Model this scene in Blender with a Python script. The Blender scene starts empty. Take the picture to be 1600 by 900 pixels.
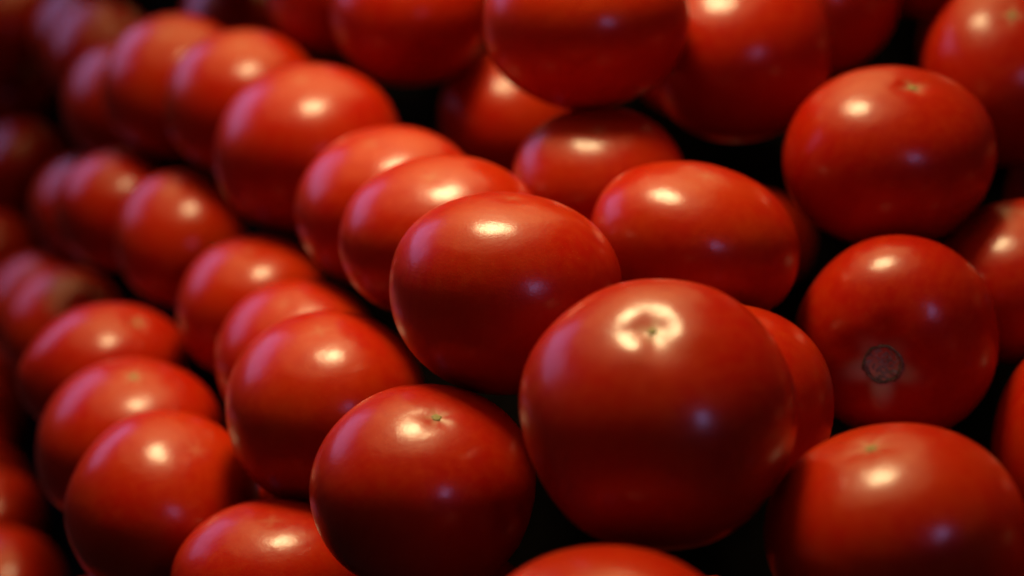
import bpy, math, random
import numpy as np
from mathutils import Vector, Matrix

# ------------------------------------------------------------------ camera
SC = bpy.context.scene
COL = SC.collection
PITCH = math.radians(28)
CAM = Vector((0.0, 0.0, 1.30))
UPC = Vector((0, math.sin(PITCH), math.cos(PITCH)))      # camera up
BKC = Vector((0, -math.cos(PITCH), math.sin(PITCH)))     # towards the photographer
def stall(x, y, z):
    """metres right / up / towards the viewer of the lens -> world"""
    return CAM + Vector((x, 0, 0)) + UPC * y + BKC * z

cam = bpy.data.cameras.new('camera')
camo = bpy.data.objects.new('camera', cam); COL.objects.link(camo)
camo.location = CAM
camo.rotation_euler = (math.pi/2 - PITCH, 0, 0)
cam.sensor_width = 36; cam.lens = 50; cam.clip_start = 0.01; cam.clip_end = 50
cam.dof.use_dof = True; cam.dof.focus_distance = 0.428; cam.dof.aperture_fstop = 4.2
SC.camera = camo

# ------------------------------------------------------------------ world, lamps, exposure
w = bpy.data.worlds.new('World'); SC.world = w; w.use_nodes = True
w.node_tree.nodes['Background'].inputs[0].default_value = (0.9, 0.65, 0.6, 1)
w.node_tree.nodes['Background'].inputs[1].default_value = 0.015
def area(name, loc, target, size, size_y, power, col, shape='RECTANGLE', spread=180):
    l = bpy.data.lights.new(name, 'AREA'); l.shape = shape; l.size = size; l.size_y = size_y
    l.energy = power; l.color = col; l.spread = math.radians(spread)
    o = bpy.data.objects.new(name, l); COL.objects.link(o); o.location = loc
    o.rotation_euler = (Vector(target) - Vector(loc)).to_track_quat('-Z', 'Y').to_euler()
    return o
area('warm_stall_lamp', stall(-.05, .61, -.445), stall(-.03, .0, -.50), .17, .17, 1.22, (1, .76, .38), 'DISK', 90)
area('added_soft_disc', stall(-.13, .68, -.50), stall(-.05, .0, -.54), .85, .85, 1.0, (1, .70, .24), 'DISK', 110)  # wide dim disc added around the lamp to soften its shadows
area('added_left_fill', stall(-.10, .85, -1.0), stall(-.26, .0, -.80), .95, .95, .95, (1, .70, .24), 'DISK', 90)  # large soft fill added to brighten the far left rows, no real lamp
area('daylight_opening', stall(-.80, .62, -.90), stall(-.05, 0, -.50), .74, .42, 2.2, (.30, .42, 1))
area('daylight_behind_viewer', stall(.26, .14, .10), stall(0, 0, -.45), .07, .09, .20, (.36, .42, 1))
SC.view_settings.view_transform = 'Standard'; SC.view_settings.look = 'None'
SC.view_settings.exposure = 0; SC.view_settings.gamma = 1
SC.cycles.use_denoising = True
SC.cycles.sample_clamp_indirect = 4

# ------------------------------------------------------------------ materials
def nodes(name):
    m = bpy.data.materials.new(name); m.use_nodes = True
    return m, m.node_tree.nodes, m.node_tree.links, m.node_tree.nodes['Principled BSDF']
def mix(N, Lk, fac, a, b, mode='MIX'):
    n = N.new('ShaderNodeMix'); n.data_type = 'RGBA'; n.blend_type = mode
    for s, v in ((n.inputs[0], fac), (n.inputs[6], a), (n.inputs[7], b)):
        if hasattr(v, 'default_value') or hasattr(v, 'links'): Lk.new(v, s)
        elif isinstance(v, tuple): s.default_value = (*v, 1)
        else: s.default_value = v
    return n.outputs[2]
def noise(N, Lk, vec, scale, detail=2, rough=.5):
    n = N.new('ShaderNodeTexNoise'); n.inputs['Scale'].default_value = scale
    n.inputs['Detail'].default_value = detail; n.inputs['Roughness'].default_value = rough
    Lk.new(vec, n.inputs['Vector']); return n.outputs['Fac']
def ramp(N, Lk, v, a, b, lo=0., hi=1.):
    n = N.new('ShaderNodeMapRange'); Lk.new(v, n.inputs[0])
    for i, x in zip((1, 2, 3, 4), (a, b, lo, hi)): n.inputs[i].default_value = x
    return n.outputs[0]

def skin_material():
    m, N, Lk, P = nodes('tomato_skin')
    at = N.new('ShaderNodeAttribute'); at.attribute_name = 'unit'
    oi = N.new('ShaderNodeObjectInfo')
    ad = N.new('ShaderNodeVectorMath'); ad.operation = 'MULTIPLY_ADD'
    Lk.new(oi.outputs['Random'], ad.inputs[0]); ad.inputs[1].default_value = (37, 91, 53); Lk.new(at.outputs['Vector'], ad.inputs[2])
    V = ad.outputs[0]
    st = N.new('ShaderNodeVectorMath'); st.operation = 'MULTIPLY'; Lk.new(V, st.inputs[0]); st.inputs[1].default_value = (7, 7, 1.1)
    blot = ramp(N, Lk, noise(N, Lk, V, 1.6, 3), .35, .68)
    streak = ramp(N, Lk, noise(N, Lk, st.outputs[0], 1.5, 4, .6), .4, .75)
    c = mix(N, Lk, blot, (0.43, 0.008, 0.0006), (0.45, 0.024, 0.001))
    c = mix(N, Lk, ramp(N, Lk, oi.outputs['Random'], 0, 1, 0, .7), c, (0.37, 0.005, 0.001))
    f = N.new('ShaderNodeMath'); f.operation = 'MULTIPLY'; Lk.new(streak, f.inputs[0]); f.inputs[1].default_value = .35
    c = mix(N, Lk, f.outputs[0], c, (0.50, 0.045, 0.003))
    # tiny pale dots in the skin
    vo = N.new('ShaderNodeTexVoronoi'); vo.inputs['Scale'].default_value = 26; Lk.new(V, vo.inputs['Vector'])
    c = mix(N, Lk, ramp(N, Lk, vo.outputs['Distance'], .03, .10, .40, 0.), c, (0.75, 0.30, 0.10))
    # the pale green-yellow tissue around tip and stem scars
    mk = N.new('ShaderNodeAttribute'); mk.attribute_name = 'mark'
    c = mix(N, Lk, mk.outputs['Fac'], c, (0.50, 0.47, 0.28))
    Lk.new(c, P.inputs['Base Color'])
    r = ramp(N, Lk, noise(N, Lk, V, 5, 4, .65), .3, .75, .28, .40)
    Lk.new(r, P.inputs['Roughness'])
    P.inputs['IOR'].default_value = 1.45
    P.inputs['Specular IOR Level'].default_value = 0.13
    P.inputs['Coat Weight'].default_value = 0.42
    P.inputs['Coat Roughness'].default_value = 0.2
    P.inputs['Subsurface Weight'].default_value = 0.12
    P.inputs['Subsurface Radius'].default_value = (1, .18, .06)
    P.inputs['Subsurface Scale'].default_value = .006
    b = N.new('ShaderNodeBump'); b.inputs['Strength'].default_value = .10; b.inputs['Distance'].default_value = .0004
    Lk.new(noise(N, Lk, V, 42, 3, .6), b.inputs['Height'])
    b2 = N.new('ShaderNodeBump'); b2.inputs['Strength'].default_value = .06; b2.inputs['Distance'].default_value = .003
    Lk.new(noise(N, Lk, V, 4.2, 2, .5), b2.inputs['Height']); Lk.new(b.outputs[0], b2.inputs['Normal'])
    Lk.new(b2.outputs[0], P.inputs['Normal']); Lk.new(b2.outputs[0], P.inputs['Coat Normal'])
    return m
def scar_material(name, a, b, scale, rough):
    m, N, Lk, P = nodes(name)
    tc = N.new('ShaderNodeTexCoord'); f = noise(N, Lk, tc.outputs['Object'], scale, 5, .7)
    Lk.new(mix(N, Lk, ramp(N, Lk, f, .35, .65), a, b), P.inputs['Base Color']); P.inputs['Roughness'].default_value = rough
    bp = N.new('ShaderNodeBump'); bp.inputs['Strength'].default_value = .6; bp.inputs['Distance'].default_value = .0006
    Lk.new(f, bp.inputs['Height']); Lk.new(bp.outputs[0], P.inputs['Normal'])
    return m
SKIN = skin_material()
TIP = scar_material('tip_scar_tissue', (0.18, 0.16, 0.03), (0.33, 0.25, 0.07), 900, .6)
CORK = scar_material('stem_cork', (0.10, 0.17, 0.10), (0.42, 0.52, 0.40), 420, .35)
RIM = scar_material('scar_rim_cork', (0.05, 0.07, 0.035), (0.28, 0.31, 0.20), 700, .5)
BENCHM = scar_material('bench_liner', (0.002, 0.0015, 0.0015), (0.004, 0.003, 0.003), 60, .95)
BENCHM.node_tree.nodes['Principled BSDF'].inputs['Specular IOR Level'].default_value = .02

# ------------------------------------------------------------------ the bench below the heap
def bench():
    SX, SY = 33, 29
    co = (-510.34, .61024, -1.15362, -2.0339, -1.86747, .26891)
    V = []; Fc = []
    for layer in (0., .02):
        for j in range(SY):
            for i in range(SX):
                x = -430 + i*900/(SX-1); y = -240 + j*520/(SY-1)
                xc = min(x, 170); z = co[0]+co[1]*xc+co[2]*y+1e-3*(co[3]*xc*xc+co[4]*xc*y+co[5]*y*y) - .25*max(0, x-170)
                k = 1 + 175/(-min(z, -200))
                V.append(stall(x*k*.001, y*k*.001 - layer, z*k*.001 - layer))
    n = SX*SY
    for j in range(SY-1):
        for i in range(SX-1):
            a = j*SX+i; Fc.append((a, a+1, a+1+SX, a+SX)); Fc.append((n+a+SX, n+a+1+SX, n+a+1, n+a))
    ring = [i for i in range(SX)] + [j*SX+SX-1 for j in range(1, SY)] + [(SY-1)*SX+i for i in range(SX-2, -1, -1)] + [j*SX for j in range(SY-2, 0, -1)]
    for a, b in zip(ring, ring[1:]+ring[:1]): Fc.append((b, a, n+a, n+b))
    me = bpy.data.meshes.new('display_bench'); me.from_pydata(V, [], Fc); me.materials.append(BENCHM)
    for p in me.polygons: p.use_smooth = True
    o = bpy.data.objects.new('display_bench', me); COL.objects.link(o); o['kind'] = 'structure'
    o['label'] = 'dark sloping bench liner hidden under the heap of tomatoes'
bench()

# ------------------------------------------------------------------ tomatoes
def grid(nt, npz):
    s = np.linspace(0, 1, nt+1)[1:-1]
    t = np.pi*(s - .105*np.sin(2*np.pi*s))
    ph = np.arange(npz)/npz*2*np.pi
    T, PH = np.meshgrid(t, ph, indexing='ij')
    T = np.concatenate([[0.], T.ravel(), [np.pi]]); PH = np.concatenate([[0.], PH.ravel(), [0.]])
    F = []; nr = nt-1
    for j in range(npz):
        F.append((0, 1+j, 1+(j+1) % npz))
        b = 1+(nr-1)*npz
        F.append((b+(j+1) % npz, b+j, 1+nr*npz))
    for r in range(nr-1):
        for j in range(npz):
            a = 1+r*npz; b = a+npz; k = (j+1) % npz
            F.append((a+j, b+j, b+k, a+k))
    return T, PH, F
FINE, COARSE = grid(60, 88), grid(22, 32)

class Form:
    """the shape of one fruit on the unit sphere: +z is the end that faces up or out"""
    def __init__(s, seed, stem_up=False, tip=None):
        r = random.Random(seed)
        s.stem_up = stem_up
        s.m = r.choice([4, 5, 5, 6, 7]); s.p0 = r.uniform(0, 6.28); s.la = r.uniform(.008, .020)
        s.h = [(r.uniform(-.016, .016), r.randint(1, 3), r.uniform(0, 6.28), r.uniform(0, 6.28)) for _ in range(3)]
        s.tip = tip or (r.uniform(.002, .008), r.uniform(.10, .15), r.uniform(.0002, .0012))
        s.sd = r.uniform(.13, .17); s.f0 = r.uniform(0, 6.28); s.fm = r.choice([4, 5, 6])
    def __call__(s, T, PH):
        st, ct = np.sin(T), np.cos(T)
        e = 2.22
        g = (np.abs(st)**e + np.abs(ct)**e)**(-1/e)
        rho, z = st*g, ct*g
        stem = z if s.stem_up else -z                          # + at the stem end
        lob = s.la*np.cos(s.m*PH+s.p0 + .5*np.sin(PH))*(st**2)*(.45+.55*np.clip(stem+.3, 0, 1))
        for a, k, p, q in s.h: lob = lob + a*np.cos(k*PH+p)*np.cos(2*T+q)*st
        rho = rho*(1+lob); z = z*(1+.5*lob)
        top = ct > 0
        stem_side = top if s.stem_up else ~top
        sg = np.where(top, 1., -1.)
        # stem end: a wide dimple with folded shoulders
        dip = s.sd*np.exp(-(st/.30)**2) - .018*np.cos(s.m*PH+s.p0)*np.exp(-((st-.36)/.16)**2)
        z = np.where(stem_side, z - sg*dip*(.75 if s.stem_up else 1), z)
        # blossom end: a shallow dimple with a few creases running into it
        d, wd, cr = s.tip
        dip2 = d*np.exp(-(st/wd)**2) + cr*(.6*np.cos(2*PH+s.f0)+.7*np.cos(3*PH+s.p0)+.45*np.cos(s.fm*PH+s.f0*2))*np.exp(-((st-1.25*wd)/(.7*wd))**2)
        z = np.where(stem_side, z, z - sg*dip2)
        return np.stack([rho*np.cos(PH), rho*np.sin(PH), z], 1)

ROT = np.array([[1, 0, 0], [0, UPC.y, BKC.y], [0, UPC.z, BKC.z]])
def link(name, co, faces, mat, parent=None, loc=None, smooth=True):
    me = bpy.data.meshes.new(name); me.from_pydata([tuple(c) for c in co], [], faces); me.materials.append(mat)
    me.polygons.foreach_set('use_smooth', [smooth]*len(me.polygons))
    o = bpy.data.objects.new(name, me); COL.objects.link(o)
    if parent: o.parent = parent
    if loc is not None: o.location = loc
    return o

def patch(form, W, rad, lift, nr, npz, seed, jag, rim=0., pits=0.):
    """a small cap of tissue that follows the skin round the pole, with its own thickness"""
    r = random.Random(seed); pts = []; F = []
    wob = [1 + jag*math.cos(5*(j/npz)*2*math.pi + seed) + r.uniform(-jag, jag)*.6 for j in range(npz)]
    T = [0.]; PH = [0.]; H = [lift]
    for i in range(1, nr+2):
        for j in range(npz):
            q = min(i, nr)/nr
            T.append(rad*q*wob[j]); PH.append(j/npz*2*math.pi)
            h = lift*(1 - .25*q) + rim*math.exp(-((q-.86)/.10)**2) + (r.uniform(-pits, pits) if i < nr else 0)
            H.append(h if i <= nr else -.012)
    U = form(np.array(T), np.array(PH)); U[:, 2] += np.array(H)
    for j in range(npz): F.append((0, 1+j, 1+(j+1) % npz))
    for i in range(nr):
        for j in range(npz):
            a = 1+i*npz; b = a+npz; k = (j+1) % npz
            F.append((a+j, b+j, b+k, a+k))
    return U @ W.T, F

def ring(form, W, rad, thick, npz, seed):
    """the ragged corky rim round the stem scar"""
    r = random.Random(seed); T = []; PH = []; H = []; F = []; m = 6
    for j in range(npz):
        th = thick*r.uniform(.55, 1.25); rj = rad*(1+r.uniform(-.05, .05)); lift = r.uniform(.0, .008)
        for i in range(m):
            a = i/m*2*math.pi
            T.append(rj + th*math.cos(a)); PH.append(j/npz*2*math.pi); H.append(lift + th*.8*math.sin(a))
    U = form(np.array(T), np.array(PH)); U[:, 2] += np.array(H)
    for j in range(npz):
        k = (j+1) % npz
        for i in range(m):
            n = (i+1) % m; F.append((j*m+i, k*m+i, k*m+n, j*m+n))
    return U @ W.T, F

def tomato(seed, loc, M, label, group=None, stem_up=False, tip=None, fine=True, scar=True):
    form = Form(seed, stem_up, tip)
    T, PH, F = FINE if fine else COARSE
    U = form(T, PH)
    W = ROT @ (np.array(M).reshape(3, 3)*.001)
    at = stall(*[c*.001 for c in loc])
    if scar:                                     # an Empty that carries the skin and its scar
        o = bpy.data.objects.new('tomato', None); COL.objects.link(o); o.location = at
        o.empty_display_size = .02
        sk = link('skin', U @ W.T, F, SKIN, o)
    else:
        o = sk = link('tomato', U @ W.T, F, SKIN, None, at)
    rr = np.random.RandomState(seed)
    a = sk.data.attributes.new('unit', 'FLOAT_VECTOR', 'POINT')
    D = np.stack([np.sin(T)*np.cos(PH), np.sin(T)*np.sin(PH), np.cos(T)], 1)
    a.data.foreach_set('vector', D.ravel().astype(np.float32))
    mk = sk.data.attributes.new('mark', 'FLOAT', 'POINT')
    if stem_up:
        star = .5+.5*np.cos(5*PH+.9)
        side = .5+.5*np.cos(PH-STEM_PALE)
        v = np.exp(-(T/(.215+.17*star*(.3+.7*side)))**4)*(.40+.60*side)
    else:
        star = .5+.5*np.cos(form.fm*PH+form.f0)
        v = (.42 if scar else .12)*np.exp(-(T/(.05+.05*star))**2)
    mk.data.foreach_set('value', np.clip(v, 0, 1).astype(np.float32))
    o['label'] = label; o['category'] = 'tomato'
    o['group'] = group or 'ripe red tomatoes heaped on the stall'
    if scar:
        if stem_up:
            co, f = patch(form, W, .170, .002, 8, 26, seed, .02, pits=.014)
            s = link('stem_scar', co, f, CORK, o); s['label'] = 'round corky grey-green stem scar with raised rim'
            co, f = ring(form, W, .178, .020, 30, seed)
            link('scar_rim', co, f, RIM, s)
        else:
            co, f = patch(form, W, rr.uniform(.030, .044), .007, 2, 10, seed, .12, pits=.004)
            link('tip_scar', co, f, TIP, o)
    return o
STEM_PALE = -3.11

# centre (mm right, up and towards the viewer of the lens), 3x3 form matrix (mm), label
HEAP = [
('A',(39.35,-33.46,-385.21),(27.09,-24.57,-3.43,19.94,17.36,23.11,-16.31,-22.02,21.47),
 'large round red tomato nearest the camera with bright ring-shaped glare round its dimpled tip'),
('B',(-1.83,-1.42,-451.61),(-12.9,-34.66,1.79,11.32,-1.74,29.51,-32.81,12.9,9.42),
 'sharply focused plump tomato in the middle, overlapped by the largest front tomato'),
('C',(62.51,15.72,-490.82),(11.34,-34.37,2.47,13.81,9.8,21.87,-27.67,-8.28,14.35),
 'broad flattened tomato behind the big front one, between it and the dark gap above'),
('D',(137.86,48.13,-520.49),(-32.71,18.98,3.45,-10.26,-20.79,23,15.82,23.44,20.14),
 'big tomato with a small green tip scar at its top, above the stem-scarred one'),
('E',(130.57,-16.99,-483.66),(11.85,-28.71,-11.32,29.24,15.87,-8.48,14.72,-7.68,25.16),
 'tomato showing its corky green-brown stem scar with pale star marks towards the viewer'),
('F',(101.36,-65.55,-375.38),(-4.91,31.95,-9.02,-12.19,7.73,24.82,30.64,8.63,8.84),
 'large blurred tomato cut off at the lower right corner, with streaky glare below its tip'),
('G',(-26.44,-59.4,-425.76),(-0.31,33.23,4.75,-18.88,-3.51,22.33,27.14,-3.2,15.9),
 'large tomato at the bottom centre with small green tip scar and wide purple sheen'),
('H',(-64.64,-41.9,-498.88),(-34.81,4.7,-0.9,-3.02,-17.8,27.34,3.42,31.5,14.61),
 'shiny tomato resting between the bottom centre tomato and the sharply focused middle one'),
('I',(68.91,-36.32,-452.99),(-32.28,-3.36,-1.91,-0.79,-10.9,28.51,-3.63,32.33,8.37),
 'tomato mostly hidden behind the right side of the largest front tomato'),
('J',(-79.53,-96.57,-471.22),(-10.98,-30.69,2,12.9,-4.16,21.55,-24.74,10.98,12.4),
 'tomato cut off by the bottom edge, left of the bottom centre tomato, with grainy glare'),
('K',(-125,-78.41,-512.41),(26.3,-13.97,14.49,-1.56,24.49,21.62,-22.35,-20.6,14.63),
 'dark red tomato at lower left, frontmost of the leftmost receding row'),
('L',(-154.12,-61.94,-573.55),(33.68,12.36,5.29,-9.82,14.92,27.11,8.44,-31.59,13.97),
 'tomato with a faint tip scar, second from the front in the leftmost receding row'),
('M',(-180.88,-35.51,-631.01),(24.25,16.29,17.81,-17.37,7.74,20.71,7.03,-30.55,10.26),
 'flattened tomato with yellowish tip and double glare, third in the leftmost receding row'),
('N',(-254.55,-22.91,-808),(-34.1,3.07,2.1,0.31,-21.25,26.43,3.03,29.69,16.68),
 'blurred tomato with purple edge, fourth in the leftmost receding row'),
('O',(-112.82,-7.82,-620.52),(17.7,27.36,0.62,-15.61,11.11,23.38,22.93,-15.11,15.59),
 'tomato third from the front in the row that recedes behind the shiny bottom tomato'),
('P',(-84.62,-27.88,-563.01),(-9.73,30.92,-2.92,-20.79,-3.45,22,24.09,10.02,17.1),
 'orange-tinged tomato squeezed behind the shiny tomato, left of the middle one, long glare'),
('Q',(-25.35,18.52,-515.26),(-25.76,26.3,-2.82,-16.88,-12.9,20.15,17.34,19.52,18.84),
 'tomato directly behind the sharply focused middle one, crescent of it showing'),
('R',(-50.06,32.85,-579.47),(20.22,31.44,-5.47,-15.18,15.81,24.17,27.17,-13.2,18.02),
 'tomato in the central receding row, third back, its top showing behind two others'),
('S',(-91.23,62.44,-639.27),(-28.84,29.3,-0.12,-18.91,-17.05,28.1,23.37,23.44,21.09),
 'round tomato standing highest in the central receding row, beside the black gap'),
('T',(-135.19,93.33,-710.37),(-30.07,-22.15,4.01,15.52,-19.25,25.37,-15.65,25.38,20.02),
 'blurred tomato just behind the highest round one in the central receding row'),
('U',(-182.05,109.57,-770.31),(-36.76,10.78,-0.39,-9.17,-27.73,24.7,6.77,27.17,23.68),
 'blurred tomato with long purple edge, sixth in the central receding row near the top'),
('V',(-239.81,115.17,-876.46),(20.37,-29,-3.44,22.28,11.35,25.27,-21.24,-19.38,19.85),
 'thin dark crescent of a blurred tomato below the purple-edged ones at upper left'),
('W',(-269.01,153.37,-931.02),(15.86,-30.82,-1.77,27.32,11.21,17.72,-17.36,-11.58,23.96),
 'strongly blurred tomato near the top left corner with broad purple edge'),
('W2',(-300.14,174.18,-992.39),(-18.25,28.94,-6.54,-24.46,-9.29,23.81,19.23,19.66,20.45),
 'faint purple-edged tomato hidden behind the blurred one near the top left corner'),
('X',(-164.98,24.94,-710.44),(5.22,32.04,-1.24,-24.47,3.84,22.14,24.54,-2.12,19.87),
 'blurred tomato with a bright spot at its right, below the central row at left'),
('Y',(-214.33,42.73,-771.85),(21.5,23.36,-4.43,-9.61,14.25,26.93,24.49,-17.54,13.26),
 'orange-lit blurred tomato at left, behind the one with the bright right spot'),
('Z',(-268.77,50.14,-891.37),(3.1,30.25,-9.15,-22.89,8.01,21.6,24.86,5.99,18.31),
 'tomato showing only a dim purple crescent behind the orange-lit blurred one'),
('AA',(-355.71,87.9,-1027.06),(-31.38,-11.18,-9.04,0.69,-24.16,23.59,-16.39,23.56,18.13),
 'blurred tomato at the left edge with a dull orange glint and purple upper side'),
('BB',(-382.24,148.17,-1068.06),(25.93,-23.23,4.17,18.18,23.22,20.34,-17.51,-15.38,23.37),
 'dim blurred tomato cut off by the left edge, below the top left corner'),
('CC',(-370.13,23.72,-1002.65),(-32.48,-8,-2.1,4.04,-21.84,24.25,-9.01,25.87,17.89),
 'blurred tomato cut off by the left edge at mid height, with a warm glint'),
('DD',(-295.2,-12.8,-888.8),(31.02,14.94,-0.18,-11.52,22.08,23.89,12.7,-23.57,19.97),
 'tomato showing only a purple sliver behind the fourth of the leftmost row'),
('EE',(-48.58,132.2,-683.11),(14.26,34.79,3.1,-24.99,8.45,22.04,23.66,-12.34,22.07),
 'dark red tomato at the top edge, left of the big shaded one'),
('FF',(28.57,104.19,-551.11),(-39.59,-0.79,1.83,1.46,-28.06,20.16,0.86,25.23,24.11),
 'big shaded dark red tomato cut off by the top edge near the middle'),
('GG',(-91.69,157.85,-746.3),(-35.82,-0.67,3.35,2.77,-22.96,28.25,1.01,31.25,18.72),
 'dark sliver of tomato at the top edge, behind the dark red one'),
('HH',(93.01,98.07,-589.06),(16.2,-34.53,-5.31,27.71,9.66,22.6,-22.3,-15.2,23.85),
 'tomato with a large soft glare in the top row, right of the big shaded one'),
('II',(137.89,132.15,-638.32),(19.09,-29.79,-2.38,23.82,13.76,22.38,-20.6,-14.82,22.39),
 'tomato at the top edge peeking from behind the one with large soft glare'),
('JJ',(207.4,90.81,-596.96),(32.79,-7.26,-6.6,11.91,32.01,18.7,0.6,-20.56,25.89),
 'tomato cut off by the top right corner with a small dark tip in its glare'),
('KK',(-0.64,83.47,-707.89),(31.41,17.2,3.67,-15.53,23.8,22.28,9.38,-23.83,22.98),
 'pointed patch of tomato seen deep under the big shaded one, beside the black gap'),
('LL',(33.2,40.27,-545.19),(-23.75,24.31,-1.4,-16.6,-15.03,17.73,15.09,16.6,19.58),
 'low shiny tomato tucked under the big shaded one, with round bright glare'),
('MM',(102.86,43.89,-761.83),(26.87,-23.3,-2.52,17.18,16.52,24.07,-17.08,-22.34,19.49),
 'dark fragment of a tomato deep in the black gap behind the broad flattened one'),
('NN',(111.25,10.76,-682.85),(-10.33,-35.16,-5.72,16.75,-10.82,31.29,-34.59,7.61,14.83),
 'narrow lit sliver of tomato between the broad flattened one and the stem-scarred one'),
('OO',(184.36,2,-511.05),(29.15,13.13,-5.01,-2.3,15.88,24.53,14.27,-25.67,12.33),
 'orange-red tomato cut off by the right edge with wide bright glare, above the stem-scarred one'),
('PP',(248.4,36,-615.32),(23.74,-23.32,-4.7,17.5,10.5,27.22,-20.21,-22.54,15.48),
 'small corner of a tomato at the right edge, above the orange-red one'),
('QQ',(191.21,-50.33,-465.88),(-22.96,23.97,-2.6,-16.44,-7.72,30.43,24.31,21.28,13.05),
 'unlit red tomato cut off by the right edge, right of the stem-scarred one'),
('RR',(22.21,-95.29,-340.39),(-26.91,-15.89,-17.35,-7.63,-18.12,25.17,-24.09,25.76,8.11),
 'orange-red top of a tomato cut off by the bottom edge, below the largest front tomato'),
('SS',(-260.38,-156.81,-725.92),(-34.1,-3.71,-0.95,3.79,-15.3,28.64,-5.61,31.48,12.63),
 'blurred tomato in the bottom left corner with a bright glint at its right'),
('TT',(-294.92,-132.35,-799.15),(-14.52,-28.82,2.06,16.88,-5.41,24.54,-25.16,13.32,14.15),
 'purple-sheened blurred tomato at the left edge, just above the bottom left corner one'),
('UU',(-326.14,-124.72,-860.68),(-28.99,18.49,-6.56,-15.86,-17.41,21.63,9.24,24.45,19.49),
 'tomato showing a bluish rim at the lower left edge, behind the purple-sheened one'),
('VV',(-171.2,164,-888.8),(31.38,16.51,-3.24,-9.88,24.05,24.34,15.61,-22.7,21.11),
 'blurred tomato at the top edge with a pale orange glint, behind the central receding row'),
('WW',(-363.82,190.65,-1020.73),(-32.44,-13.04,0.96,10.28,-25.6,22.12,-9.56,22.87,22.22),
 'dim out-of-focus tomato filling the top left corner'),
('XX',(192.97,163.42,-669.97),(33.14,-4.55,-8.73,7.76,29.57,17.71,4.63,-21.49,23.65),
 'nearly black tomato at the top edge between two lit ones at upper right'),
('YY',(-348.89,-86.71,-917.45),(16.38,-28.89,6.69,13.88,17.01,26.03,-27.7,-12.17,15.81),
 'dark tomato in shadow at the left edge, below the third of the leftmost row'),
]
SCARRED = ('A', 'D', 'E', 'F', 'G', 'M', 'L', 'JJ', 'RR')      # those whose scar shows
TIPS = {'A': (.038, .18, .006), 'G': (.018, .13, .003), 'D': (.035, .12, .004), 'F': (.03, .14, .005), 'M': (.03, .16, .006)}
for q, (key, loc, M, label) in enumerate(HEAP):
    tomato(11+q*7, loc, M, label, stem_up=(key == 'E'), tip=TIPS.get(key), scar=key in SCARRED)

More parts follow.
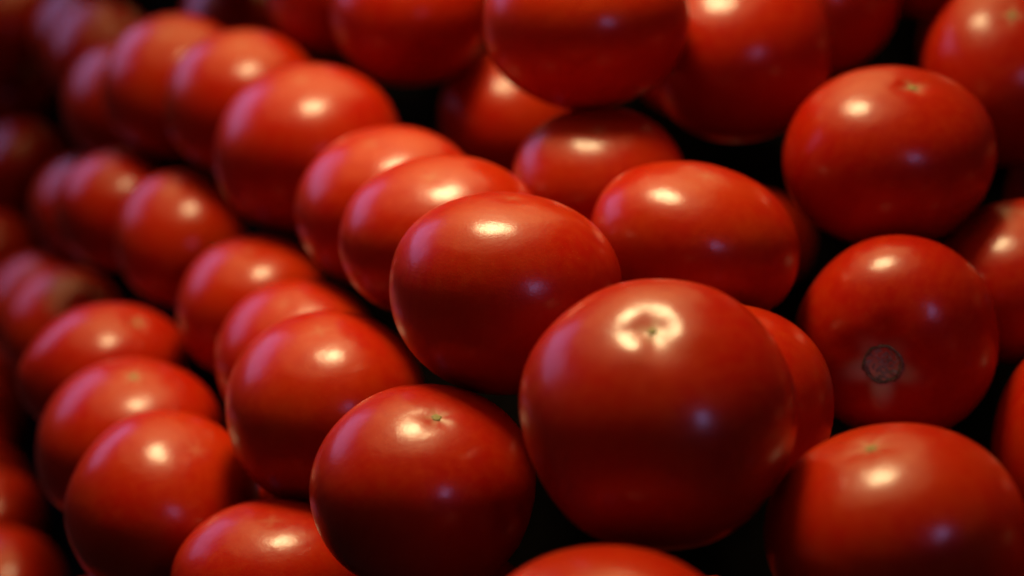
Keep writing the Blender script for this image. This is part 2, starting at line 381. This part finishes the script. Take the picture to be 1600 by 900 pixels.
# the rest of the heap: tomatoes in the dark gaps, and those that go on past the picture's edges
REST = [
(0,(-31.34,188.23,-724.58),(-10.61,-32.12,-2.2,29.21,-10.6,12.05,-14.28,2.17,26.3)),
(0,(278.1,168.67,-730.22),(32.93,-1.62,-14.15,5.39,-32.48,12.1,-15.71,-14.52,-25.5)),
(0,(275.75,42.23,-550.09),(-14.53,18.77,24.91,-26.51,-25.51,3.49,22.02,-18.33,20.65)),
(0,(354.56,151.86,-726.2),(-4.44,-36.05,4.98,-30.8,0.32,-18.23,20.92,-7.19,-25.78)),
(0,(182.83,-77.98,-347.19),(-22.64,19.74,13.5,-17.21,-27.22,8.81,19.25,-1.12,23.76)),
(0,(-556.32,135.82,-1463.26),(2.39,-6.66,30.43,-31.52,-18.02,-1.33,18.8,-29.35,-6.09)),
(0,(59.01,169.89,-685.08),(-34.15,0.68,12.86,-2.63,-35.45,-3.8,14.45,-4.84,29.69)),
(0,(282.6,107.45,-645.71),(-27.1,-7.95,-20.54,25.17,-15.72,-18.96,-5.57,-32.37,14.25)),
(0,(-511.04,71.93,-1346.39),(-28.16,-12.38,15.59,-11.79,-14.45,-26.93,17.93,-28.95,6.78)),
(0,(-454.71,205.91,-1255.39),(-34.43,-6.48,-7.23,5.6,14.47,-26.75,9.41,-32.31,-10.53)),
(0,(289.79,213.65,-795.15),(27.15,6.49,-16.07,11.28,-30.99,4,-17.23,-10.05,-22.71)),
(0,(-437.5,-116.8,-1109.42),(25.44,2.35,-21.01,15.65,-28.95,11.3,-19.32,-20.35,-18.51)),
(0,(-330.8,253.82,-1051.6),(32.25,9.81,13.42,-18.33,18.31,22.97,-0.64,-30.19,18.28)),
(0,(-504.94,-18.95,-1306.02),(34.14,-12.96,-1.6,0.76,-3.05,31.76,-13.28,-33.48,-2.28)),
(0,(-531.51,212.23,-1418.66),(-32.92,-10.71,-2.93,1.62,5.53,-30.06,11.33,-31.91,-4.22)),
(0,(387.67,189.36,-786.92),(27.87,-20.24,2.12,-20.51,-27.6,-0.67,2.37,-0.79,-30.75)),
(0,(-509.4,321.91,-1381.73),(9.16,-23.8,-20.55,27.35,-8.55,18.24,-20.53,-22.01,15.14)),
(0,(-390.65,-99.76,-1008.77),(4.42,-26.08,-16.98,27.87,-8.45,14.59,-19.08,-18.38,17.39)),
(0,(208.42,199.22,-755.47),(-27.54,11.69,-17.06,22.35,9.38,-23.22,-3.64,-30.8,-13.55)),
(0,(-150.76,-137.27,-521.06),(30.76,-17.82,-4.85,9.05,3.97,29.44,-17.19,-29.8,6.82)),
(0,(-236.64,-171.75,-637.02),(5.07,-17.82,-25.53,27.85,-14.07,12.42,-19.31,-24.97,11.22)),
(0,(349.79,110.26,-667.62),(23.37,-22.36,8.4,-24.49,-23.13,0.27,6.54,-6.7,-28.97)),
(0,(137.34,183.82,-713.32),(22.38,-22.54,16.29,-28.31,-23.67,4.24,9.3,-17.8,-26.27)),
(0,(-448.39,334.77,-1267.11),(24.79,-25.2,-7.8,17.86,5.98,27.03,-20.46,-25.32,14.15)),
(0,(-444.06,-42.44,-1156.63),(-5.49,-11.66,27.24,-27.85,-16.84,-9.42,19.47,-27.38,-5.8)),
(0,(247.89,-2.16,-480.73),(21.69,-25.86,13.35,-28.87,-23.46,-0.04,9.91,-11.73,-29.34)),
(0,(-560.26,45.48,-1454.26),(-29.71,-18.1,0.41,18.48,-29.07,1.32,-0.41,1.53,29.8)),
(0,(-538.31,272.12,-1439.5),(29.98,-1.33,15.35,-18.44,-2.69,24.91,0.29,-34.69,-2.52)),
(0,(-279.44,255.06,-982.82),(5,-26.81,18.61,-31.04,-13.78,-9.44,17.53,-16.76,-22.02)),
(0,(-164.97,207.23,-829.56),(14.24,-7.67,28.92,-30.25,-17.16,8.23,13.56,-30.21,-12.02)),
(0,(-383.55,-195.38,-941.96),(-22.88,-17.73,18.6,-20.26,-10.26,-24.03,21.24,-28.88,-2.88)),
(0,(-401.58,253.22,-1167.46),(-31.68,-13.35,-12,19.78,-22,-18.66,-0.49,-25.41,22.47)),
(0,(-442.21,-201.66,-1080.73),(28.61,-9.45,-13.41,8.85,-16.93,23.76,-16.26,-25.83,-10.66)),
(0,(-234.99,250,-927.83),(0.13,-16.18,25.19,-29.43,-15.81,-7.16,18.34,-25.25,-11.66)),
(0,(-351.39,-190.62,-869.06),(-32.7,-14.21,-2.38,-3.6,13.45,-29.64,14.51,-28.68,-12.72)),
(0,(-554.64,396.06,-1475.03),(15.85,-2.58,29.88,-31.15,-15.1,11.73,13.52,-31.76,-8.01)),
(0,(-423.57,84.86,-1159.06),(14.98,-23.85,-17,24.22,-5.85,20.66,-20.76,-24.04,11.84)),
(0,(-331.4,-212.48,-809.47),(-24.52,-3.67,22.1,-16.26,-24.01,-17.29,19.36,-24.82,13.46)),
(0,(451.81,225.63,-855.01),(-12.4,-27.09,15.3,-26.03,-3.62,-20.58,20.92,-20.56,-16.54)),
(0,(-499.9,-94.28,-1268.01),(-32.66,-15.66,-4.47,16.45,-29.31,-12.32,1.96,-14.88,28.95)),
(0,(-467.91,-108.21,-1186.12),(-32.89,-1.21,13.16,-3.94,-34.07,-9.68,14.8,-11.78,26.66)),
(0,(-536.19,-202.19,-1312.56),(16.73,-27.56,15.28,-30.29,-20.2,-3.7,12.66,-11.92,-29.05)),
(0,(-399.23,-6.08,-1073.02),(28.67,-8.1,15.34,-19.99,-14.28,20.8,1.74,-30.54,-13.8)),
(0,(-359.1,294.65,-1113.25),(12.13,-15.22,24.38,-28.86,-17.54,2.21,13.49,-23.85,-17.19)),
(0,(-500.23,227.43,-1355.65),(-27,15.22,11.92,-11.55,-29.67,9.41,17.34,3.94,24.83)),
(0,(-476.63,-203.28,-1165.27),(27.71,-14.6,16.36,-23.78,-21.39,14.61,4.47,-23.25,-23.72)),
(0,(192.07,-54.15,-401.93),(30.88,-12.87,7.29,-16.04,-22.79,16.23,-1.56,-20.54,-22.58)),
(0,(-193.84,-156.17,-582.5),(32.99,-6.89,7.32,-8.7,0.66,28.51,-6.94,-33.6,-0.94)),
(0,(-466.49,-0.24,-1225.47),(31.2,-14.38,-3.11,4.74,1.67,30.35,-14.66,-30.06,3.18)),
(0,(-480.83,178.36,-1307.2),(7.97,20.37,-23.74,28.95,-20.17,-6.38,-21.08,-20,-17.74)),
(0,(-478.84,88.5,-1281.5),(-21.33,-11.81,21.05,-19.45,-15.63,-20.44,20.15,-27.59,2.56)),
(0,(-101.35,212.98,-798.12),(8.83,9.3,-28.49,26.95,-21.78,0.87,-20.15,-25.06,-11.32)),
(0,(383.86,227.32,-848.43),(-27.55,4.23,19.05,-12.84,-29.88,-8.38,18.35,-14.55,22.74)),
(0,(-444.07,139.92,-1222.55),(19.51,-4.99,-23.41,20.33,-20.63,15.06,-20.02,-25.81,-7.52)),
(0,(-561.41,-105.04,-1413.44),(25.58,-23.15,-1.78,15.17,12.88,24.9,-19.08,-20.79,17.41)),
(1,(-573.15,-58.12,-1458.9),(-22.46,8.82,22.4,-19.36,-28.65,-5.07,20.52,-17.37,19.73)),
(1,(234.48,219.79,-813.96),(8.27,7.73,-28.81,27.23,-21.57,1.5,-20.12,-26.01,-9.81)),
(1,(-380.63,186.37,-1123.42),(26.2,3.65,-20.73,14.9,-28.75,9.87,-19.14,-17.38,-20.69)),
(1,(-21.99,-114.95,-445.63),(28.12,-8.04,-17.68,12.74,-20.93,21.85,-18.51,-26.62,-11.83)),
(1,(-588.23,-126.78,-1472.11),(-14.91,-31.59,-6.53,30.2,-16.44,9.23,-13.28,-1.92,28.32)),
(1,(-512.4,139.38,-1371.46),(-4.05,-29.14,-18.12,31.28,-12.77,11.66,-18.03,-15.6,24.31)),
(1,(-495.76,-165.56,-1231.72),(22.85,3.22,22.28,-24.32,-5.98,20.52,6.63,-33.02,-1.55)),
(1,(67.38,194.73,-747.4),(6.38,-3.52,-29.22,29.18,-19.65,6.02,-20.63,-28.88,-0.53)),
(1,(-560.16,-171.9,-1386.45),(22.31,-24.61,11.64,-27.16,-23.64,0.69,8.61,-10.83,-27.96)),
(1,(27.76,-19.29,-521.37),(29.32,6.38,15.5,-18.5,9.13,24.88,0.57,-31.87,10.23)),
(1,(-570.27,195.51,-1509.55),(-21.04,-22.42,-15.36,26.83,-22.57,-3,-8.88,-15.09,27.31)),
(1,(-405.27,-184.04,-1006.24),(13.6,-33.09,5.47,26.36,14.63,17.38,-21.58,-2.97,24.68)),
(1,(-190.43,-48.9,-690.85),(-24.99,7.01,-19.53,23.28,0.05,-21.87,-5.18,-33.6,-4.1)),
(1,(-463.42,277.8,-1299.86),(-29.3,-13.78,-15.4,23.06,-21.53,-16.46,-3.42,-27.04,20.95)),
(1,(-535.89,5.06,-1390.82),(7.02,-24.83,18.62,-30.3,-14.57,-7.35,16.31,-16.39,-21.68)),
(1,(-34.27,212.45,-787.72),(-27.99,-15.33,-11.18,20.07,-23.33,-13.04,-2.05,-19.11,24.9)),
(1,(312.18,57.46,-617.61),(28.75,-15.54,-10.33,10.89,-5.75,27.42,-17.59,-28.95,0.1)),
(1,(-403.55,311.17,-1204.46),(25.93,-10.11,17.16,-22.71,-16.82,16.31,4.47,-26.81,-16.71)),
(1,(-533.45,-94.03,-1352.21),(11.28,-30.68,5.61,-29.29,-12.45,-10.94,14.07,-1.31,-27.27)),
(1,(-388,63.06,-1091.7),(18.21,17.73,21.24,-28.12,0.06,18.59,10.75,-29.89,12.64)),
(1,(-572.31,322.86,-1524.61),(-13.07,-26.81,16.16,-25.76,-3.77,-21.66,21,-21.3,-16.51)),
(1,(-600.52,25.04,-1548.87),(17.79,-24.34,14.49,-27.74,-20.72,-0.58,10.67,-13.28,-25.66)),
(1,(127,208.29,-778.73),(-17.32,-28.94,-13.23,30.57,-20.45,4.62,-12.61,-9.83,29.35)),
(1,(146.29,51.6,-588.63),(21.04,1.51,23.99,-25.53,-8.96,18.5,8.07,-32.29,-4.01)),
(1,(139.54,-105.21,-398.88),(-25.93,-1.31,19.03,-13.61,-26.6,-14.31,18.23,-21.73,16.38)),
(1,(-163.65,240.96,-893.01),(18.94,-3.04,-25.33,21.8,-22.29,13.71,-20.72,-26.22,-8.72)),
(1,(-610.3,-85.99,-1540.9),(24.45,8.03,21.89,-25.23,-0.93,22.43,6.6,-33.3,4.65)),
(1,(230.49,120.65,-696.54),(5.19,1.84,-29.76,28.51,-19.4,2.71,-19.76,-27.51,-3.9)),
(1,(54.03,-115.49,-429.09),(-33.39,-9.63,-3.14,5.18,-4.95,-30.44,9.28,-31.89,5.67)),
(1,(-65.84,-89.34,-536.89),(12.82,-28.42,-13.97,26,-2.32,20.89,-21.06,-20.17,17.29)),
(1,(-166.51,-91.04,-641.05),(31.68,-12.58,2.55,-13.08,-26.18,13.3,-3.7,-15.1,-25.19)),
(1,(497.36,249.77,-928.74),(-33.09,-16.77,1.37,-5.65,7.82,-32.26,15.94,-32.05,-8.59)),
(1,(-361.82,-43.77,-992.63),(26.81,-22.69,-4.15,-22.9,-24.37,-10.29,4.26,11.8,-29.23)),
(1,(-474.18,360.78,-1339.71),(-24.05,-24.6,-5.14,24.69,-24.47,2.75,-6.41,-1.98,29.86)),
(1,(-407.76,183.45,-1180.72),(33.62,-9.68,-3.95,-3.97,-25.18,20.07,-10.13,-22.27,-20.97)),
(1,(-596.94,-205.51,-1464.92),(-25.96,-9.01,-19.86,24.01,-16.1,-17.92,-5.27,-28.97,16.13)),
(1,(38.3,37.2,-608.38),(-28.17,-3.01,19.15,-12.95,-25.67,-17.1,18.66,-22.37,17.04)),
(1,(-590.7,400.18,-1565.81),(28.8,-4.19,-19.4,12.48,-24.98,19.21,-18.6,-23.25,-17.15)),
(1,(-217.46,-45.09,-750.65),(26.61,16.75,-13.41,13.74,-30.14,-8.9,-18.57,1.69,-25.81)),
(1,(113.67,-80.75,-455.41),(-9.59,-1.82,28.56,-26.03,-19.57,-7.69,19.87,-26.52,3.71)),
(1,(296.91,231.72,-863.51),(30.16,-1.91,-12.98,5.53,-30.09,11.93,-14.77,-15.17,-22.03)),
(1,(-589.41,233.14,-1560.63),(-30.48,-18.9,-4.5,19.75,-29.56,-5.59,-0.91,-8.49,29.49)),
(1,(89.14,111.56,-680),(-32.17,-12.64,-4,-2.44,16.74,-25.65,13.59,-26.91,-14.08)),
(1,(-132.11,-123.83,-582.48),(-24.96,-21.24,-12.4,25.75,-24.3,-4.95,-6.74,-14.21,27)),
]
for q, (kind, loc, M) in enumerate(REST):
    if kind: tomato(900+q, loc, M, 'tomato in deep shadow down in the gaps between the outer tomatoes', 'tomatoes deep in the shadowed gaps', fine=False, scar=False)
    else: tomato(900+q, loc, M, 'tomato of the same heap lying just past the edge of the picture', 'tomatoes past the picture edges', fine=False, scar=False)
